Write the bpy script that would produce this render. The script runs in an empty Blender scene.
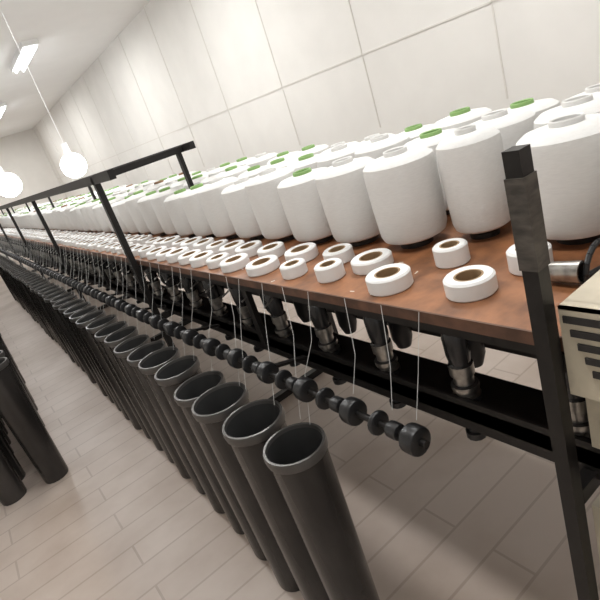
import bpy, bmesh, math, random
from mathutils import Vector, Matrix
random.seed(7)
scene=bpy.context.scene
scene.view_settings.view_transform='Standard'
FLOOR=-1.5; SHELF=-0.42; CEIL=1.7

# ---------------- materials ----------------
def mat(name,col,rough=0.6,metal=0.0,var=0.0,scale=20,bump=0.0,emit=None,stretch=(1,1,1),col2=None):
    m=bpy.data.materials.new(name); m.use_nodes=True
    nt=m.node_tree; b=nt.nodes['Principled BSDF']
    b.inputs['Roughness'].default_value=rough; b.inputs['Metallic'].default_value=metal
    b.inputs['Base Color'].default_value=(*col,1)
    if var or bump:
        tc=nt.nodes.new('ShaderNodeTexCoord'); mp=nt.nodes.new('ShaderNodeMapping')
        mp.inputs['Scale'].default_value=stretch
        nt.links.new(tc.outputs['Object'],mp.inputs['Vector'])
        n=nt.nodes.new('ShaderNodeTexNoise'); n.inputs['Scale'].default_value=scale; n.inputs['Detail'].default_value=5
        nt.links.new(mp.outputs['Vector'],n.inputs['Vector'])
        if var:
            r=nt.nodes.new('ShaderNodeValToRGB')
            c2=col2 or tuple(c*(1-var) for c in col)
            r.color_ramp.elements[0].position=0.35; r.color_ramp.elements[1].position=0.65
            r.color_ramp.elements[0].color=(*c2,1); r.color_ramp.elements[1].color=(*col,1)
            nt.links.new(n.outputs['Fac'],r.inputs['Fac']); nt.links.new(r.outputs['Color'],b.inputs['Base Color'])
        if bump:
            bp=nt.nodes.new('ShaderNodeBump'); bp.inputs['Strength'].default_value=bump; bp.inputs['Distance'].default_value=0.004
            nt.links.new(n.outputs['Fac'],bp.inputs['Height']); nt.links.new(bp.outputs['Normal'],b.inputs['Normal'])
    if emit:
        b.inputs['Emission Color'].default_value=(*col,1); b.inputs['Emission Strength'].default_value=emit
    return m
M_yarn=mat('yarn_white',(0.76,0.75,0.73),0.85,var=0.05,scale=60,bump=0.15,stretch=(1,1,6))
M_green=mat('core_green',(0.25,0.42,0.14),0.5)
M_brown=mat('core_brown',(0.30,0.17,0.09),0.7,var=0.2)
M_black=mat('black_steel',(0.016,0.014,0.013),0.45,0.3,var=0.3,scale=30,bump=0.1)
M_bplast=mat('black_plastic',(0.016,0.016,0.017),0.35)
M_cap=mat('spindle_cap',(0.05,0.05,0.052),0.22,0.5)
M_steel=mat('steel',(0.45,0.43,0.40),0.3,0.9,var=0.4,scale=50)
M_dsteel=mat('dark_steel',(0.10,0.10,0.105),0.3,0.7)
M_wood=mat('shelf_board',(0.36,0.155,0.068),0.36,var=0.5,scale=9,bump=0.12,stretch=(1.5,2,1),col2=(0.17,0.072,0.034))
M_edge=mat('shelf_edge',(0.15,0.07,0.04),0.5,var=0.5,scale=20)
M_tape=mat('tape_white',(0.82,0.82,0.81),0.5)
M_tin=mat('tape_core',(0.36,0.24,0.13),0.8,var=0.2)
M_can=mat('can_grey',(0.065,0.060,0.057),0.25,0.35,var=0.5,scale=7,bump=0.25,stretch=(1,1,.3))
M_rim=mat('can_rim',(0.10,0.095,0.09),0.3,0.4)
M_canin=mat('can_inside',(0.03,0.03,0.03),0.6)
M_cream=mat('cream_paint',(0.64,0.57,0.44),0.5,var=0.25,scale=14)
M_thread=mat('thread',(0.75,0.75,0.73),0.8)
M_lamp=mat('lamp_glow',(0.93,0.97,1.0),0.5,emit=14)
M_wall=mat('wall_paint',(0.84,0.82,0.78),0.8,var=0.04,scale=3)
M_ceil=mat('ceiling_paint',(0.9,0.9,0.89),0.8,var=0.02,scale=3)
M_trim=mat('trim_paint',(0.72,0.69,0.64),0.7)
M_wrap=mat('grey_tape_wrap',(0.11,0.095,0.08),0.6,var=0.6,scale=25,bump=.3,stretch=(1,1,3))
M_paper=mat('paper_scrap',(0.75,0.72,0.66),0.8)

def floor_mat():
    m=bpy.data.materials.new('floor_tiles'); m.use_nodes=True; nt=m.node_tree; b=nt.nodes['Principled BSDF']
    tc=nt.nodes.new('ShaderNodeTexCoord'); br=nt.nodes.new('ShaderNodeTexBrick')
    br.inputs['Color1'].default_value=(0.52,0.44,0.385,1); br.inputs['Color2'].default_value=(0.55,0.47,0.415,1)
    br.inputs['Mortar'].default_value=(0.42,0.35,0.30,1); br.inputs['Scale'].default_value=1.0
    br.inputs['Mortar Size'].default_value=0.005; br.inputs['Brick Width'].default_value=0.9; br.inputs['Row Height'].default_value=0.15
    nt.links.new(tc.outputs['Object'],br.inputs['Vector'])
    n=nt.nodes.new('ShaderNodeTexNoise'); n.inputs['Scale'].default_value=2.5; n.inputs['Detail'].default_value=8
    nt.links.new(tc.outputs['Object'],n.inputs['Vector'])
    r=nt.nodes.new('ShaderNodeValToRGB'); r.color_ramp.elements[0].position=.3; r.color_ramp.elements[1].position=.6
    r.color_ramp.elements[0].color=(.76,.72,.68,1); r.color_ramp.elements[1].color=(1,1,1,1)
    nt.links.new(n.outputs['Fac'],r.inputs['Fac'])
    mx=nt.nodes.new('ShaderNodeMix'); mx.data_type='RGBA'; mx.blend_type='MULTIPLY'; mx.inputs[0].default_value=1
    nt.links.new(br.outputs['Color'],mx.inputs[6]); nt.links.new(r.outputs['Color'],mx.inputs[7])
    nt.links.new(mx.outputs[2],b.inputs['Base Color']); b.inputs['Roughness'].default_value=0.4
    return m
M_floor=floor_mat()

# ---------------- mesh builder ----------------
class B:
    def __init__(s): s.v=[]; s.f=[]; s.m=[]; s.mats=[]
    def mi(s,m):
        if m not in s.mats: s.mats.append(m)
        return s.mats.index(m)
    def box(s,a,b,m,bev=0.0):
        x0,y0,z0=a; x1,y1,z1=b; o=len(s.v); k=s.mi(m)
        s.v+=[(x0,y0,z0),(x1,y0,z0),(x1,y1,z0),(x0,y1,z0),(x0,y0,z1),(x1,y0,z1),(x1,y1,z1),(x0,y1,z1)]
        for f in ((0,3,2,1),(4,5,6,7),(0,1,5,4),(1,2,6,5),(2,3,7,6),(3,0,4,7)):
            s.f.append([o+i for i in f]); s.m.append(k)
    def lathe(s,prof,seg=24,M=None,closed=False):
        M=M or Matrix.Identity(4); o=len(s.v); n=len(prof)
        for r,z,_ in prof:
            r=max(r,1e-5)
            for i in range(seg):
                a=2*math.pi*i/seg; s.v.append(tuple(M@Vector((r*math.cos(a),r*math.sin(a),z))))
        for j in range(n-1 if not closed else n):
            k=s.mi(prof[j][2]); j2=(j+1)%n
            for i in range(seg):
                i2=(i+1)%seg
                s.f.append([o+j*seg+i,o+j*seg+i2,o+j2*seg+i2,o+j2*seg+i]); s.m.append(k)
    def rod(s,p,q,r,m,seg=12,r2=None):
        p=Vector(p);q=Vector(q); d=q-p; L=d.length; r2=r if r2 is None else r2
        M=Matrix.Translation(p)@d.to_track_quat('Z','Y').to_matrix().to_4x4()
        s.lathe([(0,0,m),(r,0,m),(r2,L,m),(0,L,m)],seg,M)
    def path(s,pts,r,m,seg=6):
        for a,b in zip(pts[:-1],pts[1:]): s.rod(a,b,r,m,seg)
    def strut(s,p,q,w,h,m):
        p=Vector(p);q=Vector(q); d=q-p; L=d.length
        M=Matrix.Translation(p)@d.to_track_quat('Z','Y').to_matrix().to_4x4()
        o=len(s.v); k=s.mi(m)
        for z in (0,L):
            for x,y in ((-w/2,-h/2),(w/2,-h/2),(w/2,h/2),(-w/2,h/2)): s.v.append(tuple(M@Vector((x,y,z))))
        for f in ((0,3,2,1),(4,5,6,7),(0,1,5,4),(1,2,6,5),(2,3,7,6),(3,0,4,7)):
            s.f.append([o+i for i in f]); s.m.append(k)
    def mesh(s,name):
        me=bpy.data.meshes.new(name); me.from_pydata(s.v,[],s.f)
        for m in s.mats: me.materials.append(m)
        me.polygons.foreach_set('material_index',s.m)
        bm=bmesh.new(); bm.from_mesh(me); bmesh.ops.remove_doubles(bm,verts=bm.verts,dist=2e-5)
        bmesh.ops.recalc_face_normals(bm,faces=bm.faces); bm.to_mesh(me); bm.free()
        me.polygons.foreach_set('use_smooth',[True]*len(me.polygons))
        me.set_sharp_from_angle(angle=math.radians(38)); me.update()
        return me
    def obj(s,name,parent=None,loc=(0,0,0)):
        ob=bpy.data.objects.new(name,s.mesh(name)); scene.collection.objects.link(ob); ob.location=loc
        if parent: ob.parent=parent
        return ob
def inst(name,me,loc,rz=0,sc=(1,1,1),tilt=(0,0)):
    ob=bpy.data.objects.new(name,me); scene.collection.objects.link(ob); ob.location=loc; ob.rotation_euler=(tilt[0],tilt[1],rz); ob.scale=sc
    return ob
def empty(name,loc=(0,0,0)):
    e=bpy.data.objects.new(name,None); scene.collection.objects.link(e); e.location=loc; return e
T=Matrix.Translation

# ---------------- room ----------------
YE=17; XR=3.2; XL=-2.4; YN=-2.2
b=B(); b.box((XL,YN,FLOOR-.1),(XR,YE,FLOOR),M_floor); b.obj('floor')
b=B(); b.box((XL,YN,CEIL),(XR,YE,CEIL+.1),M_ceil); b.obj('ceiling')
b=B(); b.box((XR,YN,FLOOR),(XR+.1,YE,CEIL),M_wall); b.obj('wall_right')
b=B(); b.box((XL-.1,YN,FLOOR),(XL,YE,CEIL),M_wall); b.obj('wall_left')
b=B(); b.box((XL,YE,FLOOR),(XR,YE+.1,CEIL),M_wall); b.obj('wall_back')
b=B()
for i in range(16):
    y=-1.5+i*1.2; b.box((XR-.006,y,-.4),(XR,y+.010,CEIL),M_trim)
b.box((XR-.006,YN,.18),(XR,YE,.192),M_trim)
b.obj('trim_1')
b=B(); b.box((XR-.015,YN,FLOOR),(XR,YE,FLOOR+.1),M_trim); b.obj('baseboard_right')

# ---------------- machine ----------------
mach=empty('yarn_winding_machine',(0,0,0))
Y0=-0.4; Y1=14.0
XB=1.52; XF=.615
b=B()
b.box((XF,Y0,SHELF-.020),(XB,Y1,SHELF),M_wood)
b.box((XF-.004,Y0,SHELF-.024),(XF,Y1,SHELF),M_edge)
b.obj('shelf_board',mach)
posts=[.39,2.4,4.4,6.4,8.4,10.4,12.4]
b=B()
b.box((.630,Y0,SHELF-.055),(.650,Y1,SHELF-.0205),M_black)
b.box((XB-.04,Y0,SHELF-.07),(XB,Y1,SHELF-.0205),M_black)
b.box((.655,Y0,-.70),(.77,Y1,-.665),M_black)
b.box((.655,Y0,-.725),(.667,Y1,-.65),M_black)
b.box((1.10,Y0,-.70),(1.22,Y1,-.655),M_black)
b.box((.90,Y0,-.69),(1.0,Y1,-.50),M_black)  # dark box added to darken the space under the shelf
b.rod((.84,Y0,-.60),(.84,Y1,-.60),.012,M_dsteel)
for i,y in enumerate(posts):
    b.box((XB,y-.016,FLOOR),(XB+.03,y+.016,SHELF-.02),M_black)
    b.box((.607,y-.012,-.74),(XB,y+.012,-.71),M_black)
    b.box((.607,y-.02,FLOOR),(XB+.03,y+.02,FLOOR+.04),M_black)
    b.box((.607,y-.012,SHELF-.06),(.632,y+.012,SHELF-.03),M_black)
for y in (1.42,3.4,5.4,7.4): b.box((.636,y,-.68),(.654,y+.03,SHELF-.05),M_black)
b.obj('steel_frame',mach)
b=B()
b.box((.580,.378,FLOOR),(.606,.402,-.135),M_black)
b.box((.578,.376,-.30),(.608,.404,-.17),M_wrap)
b.box((.572,.368,FLOOR),(.606,.412,FLOOR+.008),M_black)
b.obj('steel_upright')
b=B()
for y in posts[1:]:
    b.box((.580,y-.015,FLOOR),(.606,y+.015,-.02),M_black)
    b.box((.580,y-.012,-.04),(1.06,y+.012,-.012),M_black)
    b.box((1.034,y+.07,SHELF),(1.054,y+.10,-.02),M_black)
b.box((.580,2.12,-.045),(.606,Y1,-.006),M_black)
b.box((1.034,2.3,-.040),(1.06,Y1,-.006),M_black)
for k in range(38):
    y=2.4+k*.3; b.strut((.59,y,-.02),(1.05,y+.3,-.02),.010,.010,M_black)
b.obj('overhead_rack')

def spindle(b,x,y):
    M=T((x,y,-.665))
    b.lathe([(0,0,M_dsteel),(.030,0,M_dsteel),(.030,.012,M_steel),(.022,.014,M_steel),(.022,.026,M_dsteel),(.029,.028,M_steel),(.029,.038,M_dsteel),
             (.021,.040,M_steel),(.021,.060,M_steel),(.026,.062,M_steel),(.026,.086,M_cap),(.022,.090,M_cap),(.025,.11,M_cap),(.026,.15,M_cap),(.022,.172,M_cap),(.012,.184,M_cap),(0,.187,M_cap)],16,M)
    b.rod((x,y,-.665),(x,y,-.75),.014,M_dsteel)
    b.rod((x,y,-.75),(x,y,-.765),.022,M_bplast)
b=B()
ys=[.65+.235*i for i in range(-3,56)]
for y in ys: spindle(b,.685,y)
b.obj('spindles_front',mach)
b=B()
for y in ys:
    M=T((.84,y+.10,-.70))
    b.lathe([(0,0,M_bplast),(.02,0,M_bplast),(.03,.03,M_bplast),(.03,.20,M_bplast),(.02,.22,M_bplast),(0,.22,M_bplast)],14,M)
b.obj('spindle_motors',mach)
b=B()
for y in ys: spindle(b,1.16,y+.1)
b.obj('spindles_rear',mach)
b=B()
for i in range(90):
    y=1.3+.14*i
    b.box((.655,y-.012,-.50),(.675,y+.012,SHELF-.02),M_bplast)
    b.rod((.665,y,-.50),(.62,y,-.515),.003,M_steel,6)
b.obj('yarn_guides',mach)

RX,RZ=.50,-.636
b=B()
b.rod((RX,.60,RZ),(RX,Y1,RZ),.008,M_black)
y=.63
R90=Matrix.Rotation(-math.pi/2,4,'X')
while y<Y1-.1:
    for (dy,r,w) in ((0,.030,.034),(.052,.018,.03),(.100,.027,.014)):
        c=y+dy
        b.lathe([(0,-w/2,M_bplast),(r*.8,-w/2,M_bplast),(r*.95,-w/2+.002,M_bplast),(r,-w/2+.006,M_bplast),(r,w/2-.006,M_bplast),(r*.95,w/2-.002,M_bplast),(r*.8,w/2,M_bplast),(r*.45,w/2,M_bplast),(r*.4,w/2+.012,M_bplast),(0,w/2+.012,M_bplast)],18,T((RX,c,RZ))@R90)
    y+=.18
y=1.2
while y<Y1:
    b.strut((RX,y,RZ),(.662,y+.02,-.69),.022,.008,M_black); y+=.6
b.obj('drum_rod',mach)

b=B()
for i in range(85):
    y=.66+.118*i+random.uniform(-.03,.03)
    p0=Vector((XF-.006,y,SHELF+.0)); p1=Vector((RX+.02,y-random.uniform(.0,.10),RZ+.03)); p2=Vector((RX-.03,p1.y-.03,RZ-.08))
    mid=p0.lerp(p1,.5)+Vector((.0,random.uniform(-.015,.015),-.02))
    b.path([p0,mid,p1]+([p2] if i>2 else []),.0006+.00012*i/10,M_thread,4)
b.obj('threads',mach)

# ---------------- yarn cones ----------------
def cone_prof(core):
    K=M_bplast; Y=M_yarn
    return [(0,0,K),(.045,0,K),(.045,.010,K),(.030,.012,core),(.030,.018,Y),(.070,.020,Y),(.084,.026,Y),(.090,.040,Y),(.0935,.11,Y),(.0945,.190,Y),(.092,.204,Y),(.078,.214,Y),(.040,.220,Y),(.031,.219,core),
            (.031,.228,core),(.029,.230,core),(.025,.228,core),(.024,.17,K),(0,.17,K)]
def cone_mesh(nm,core):
    b=B(); b.lathe(cone_prof(core),36); return b.mesh(nm)
CM=[cone_mesh('yarn_cone_a',M_green),cone_mesh('yarn_cone_b',M_brown),cone_mesh('yarn_cone_c',M_yarn)]
inst('yarn_cone',CM[2],(.983,.535,SHELF),0,(1,1,1.05))
inst('yarn_cone',CM[2],(.985,.762,SHELF),0,(.76,.76,1.12))
inst('yarn_cone',CM[2],(.96,.33,SHELF),0,(1,1,1))
far=B()
for x,ys0 in ((.925,.925),(1.16,.40),(1.365,.45)):
    y=ys0
    while y<Y1-.2:
        xx=x+random.uniform(-.004,.004); sc=random.uniform(.95,1.0); hz=random.uniform(.97,1.1)
        c=random.choice([0,0,0,2,2]) if random.random()>.06 else 1
        if y<2.1: inst('yarn_cone',CM[c],(xx,y,SHELF),random.random()*6,(sc,sc,hz))
        else: far.lathe(cone_prof([M_green,M_brown,M_yarn][c]),18,T((xx,y,SHELF))@Matrix.Diagonal((sc,sc,hz,1)))
        y+=.203
far.obj('yarn_cone_rows')

# ---------------- tape rolls ----------------
def roll_prof(R,h,ri=None):
    ri=ri or R*.58; W=M_tape;C=M_tin
    return [(ri-.004,.0,W),(R-.003,0,W),(R,.003,W),(R,h-.004,W),(R-.004,h,W),(ri,h-.001,C),(ri-.004,h-.001,C)]
rolls=[(.708,.602,.048,.036),(.685,.795,.050,.036),(.69,1.01,.037,.040),(.68,1.16,.037,.036),(.68,1.33,.052,.03),
       (.825,.735,.038,.044),(.825,.55,.040,.044),(.768,.935,.052,.030),(.785,1.085,.042,.036),(.775,1.25,.050,.034),(.775,1.42,.046,.034)]
for x,y,R,h in rolls:
    b=B(); b.lathe(roll_prof(R,h),40,closed=True); b.obj('tape_roll',None,(x,y,SHELF))
b=B(); y=1.50
while y<Y1-.3:
    R=random.choice([.042,.048,.05]); b.lathe(roll_prof(R,random.uniform(.03,.04)),20,T((.672+random.uniform(-.004,.004),y,SHELF)),closed=True)
    R=random.choice([.042,.046,.05]); b.lathe(roll_prof(R,random.uniform(.03,.04)),20,T((.775,y+.07,SHELF)),closed=True)
    y+=.125
b.obj('tape_roll_rows')
b=B()
for i in range(16):
    x=random.uniform(.63,.85); y=random.uniform(.45,1.6); a=random.uniform(0,3)
    b.strut((x,y,SHELF+.0003),(x+.012*math.cos(a),y+.012*math.sin(a),SHELF+.0004),.003,.0006,M_paper)
b.obj('paper_scraps',mach)

# ---------------- cans ----------------
def can_prof(R=.082,H=.77):
    C=M_can
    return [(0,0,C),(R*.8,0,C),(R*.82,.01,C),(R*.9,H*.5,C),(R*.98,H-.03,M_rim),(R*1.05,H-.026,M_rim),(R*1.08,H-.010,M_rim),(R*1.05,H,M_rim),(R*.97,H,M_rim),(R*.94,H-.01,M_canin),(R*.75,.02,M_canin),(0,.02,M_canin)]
b=B(); b.lathe(can_prof(),28); CAN=b.mesh('sliver_can')
y=.99; farc=B()
while y<10:
    x=.412+random.uniform(-.01,.01); s=random.uniform(.97,1.01)
    if y<2.9: inst('sliver_can',CAN,(x,y,FLOOR),0,(random.uniform(.94,1.05),random.uniform(.92,1.03),s))
    else: farc.lathe(can_prof(),16,T((x,y,FLOOR)))
    y+=.19
farc.obj('sliver_can_rows')
farc=B()
y=3.1
while y<12:
    farc.lathe(can_prof(.085,.76),16,T((-.16+random.uniform(-.02,.02),y,FLOOR)))
    farc.lathe(can_prof(.085,.80),16,T((-.38+random.uniform(-.02,.02),y+.05,FLOOR))); y+=.2
farc.obj('sliver_can_rows')

# ---------------- cream louvred box on shelf end ----------------
bx=empty('louvred_cream_box',(0,0,0))
b=B()
b.box((.625,-.05,SHELF),(.78,.374,SHELF+.055),M_cream)
b.box((.606,-.05,-.515),(.6105,.374,SHELF+.055),M_cream)
b.box((.606,-.05,SHELF+.050),(.626,.374,SHELF+.055),M_cream)
b.obj('casing',bx)
b=B()
for k in range(5):
    z=SHELF+.030-.021*k
    b.box((.6035,.12,z),(.6065,.368-.008*k,z+.011),M_bplast)
b.obj('louvres',bx)
b=B()
b.box((.640,-.35,-.64),(.652,.372,-.535),M_cream)
b.box((.615,-.35,-1.0),(.655,.372,-.745),M_cream)
b.obj('side_panel',mach)
b=B()
R=T((.775,.455,SHELF+.0225))@Matrix.Rotation(math.radians(86),4,'X')
b.lathe([(.0,-.03,M_steel),(.018,-.03,M_steel),(.020,.03,M_steel),(.017,.03,M_steel),(.015,-.02,M_dsteel),(0,-.02,M_dsteel)],24,R)
pts=[Vector((.82+.05*math.cos(a),.42,SHELF+.005+.055*math.sin(a))) for a in [math.pi*i/10 for i in range(11)]]
b.path(pts,.005,M_bplast,8)
b.rod((.775,.43,SHELF+.012),(.85,.41,SHELF+.012),.006,M_bplast)
b.obj('metal_scoop')

# ---------------- lamps ----------------
def lamp(p,r):
    b=B(); n=12
    prof=[(max(0.0,r*math.sin(math.pi*i/n)),-r*math.cos(math.pi*i/n),M_lamp) for i in range(n+1)]
    b.lathe(prof,24,T(p))
    b.rod((p[0],p[1],p[2]+r*.95),(p[0],p[1],p[2]+r+.1),.03,M_ceil); b.rod((p[0],p[1],p[2]+r+.1),(p[0],p[1],CEIL),.003,M_ceil)
    b.obj('pendant_lamp')
lamp((1.23,5.5,.13),.12); lamp((1.04,9.3,.25),.19)
for (x,y) in ((0.2,.6),(0.2,3.4),(0.2,6.2),(0.2,9.5),(0.2,13.5),(1.8,1.5),(1.8,4.8),(1.8,8),(1.8,12),(1.8,15)):  # unseen ceiling fixtures added to light the room; far ones brighten the end wall
    b=B(); b.box((x-.1,y-.65,CEIL-.06),(x+.1,y+.65,CEIL),M_ceil)
    for dx in (-.05,.05): b.rod((x+dx,y-.6,CEIL-.08),(x+dx,y+.6,CEIL-.08),.014,M_lamp)
    b.obj('added_ceiling_light')
    L=bpy.data.lights.new('ceiling_fill','AREA'); L.shape='RECTANGLE'; L.size=.25; L.size_y=1.2; L.energy=(20 if x<1 else 30); L.color=(1,.985,.96)
    o=bpy.data.objects.new('added_ceiling_light_area',L); scene.collection.objects.link(o); o.location=(x,y,CEIL-.11)
w=bpy.data.worlds.new('w'); scene.world=w; w.use_nodes=True
w.node_tree.nodes['Background'].inputs[0].default_value=(1,.98,.95,1); w.node_tree.nodes['Background'].inputs[1].default_value=0.55

# ---------------- camera ----------------
cd=bpy.data.cameras.new('camera'); cam=bpy.data.objects.new('camera',cd); scene.collection.objects.link(cam)
cd.sensor_width=36; cd.lens=36*508/600; cd.clip_start=.02
R=Matrix(((.7632,.4461,-.4676),(-.5687,.1201,-.8137),(-.3067,.8869,.3455)))
cam.matrix_world=R.to_4x4()
scene.camera=cam
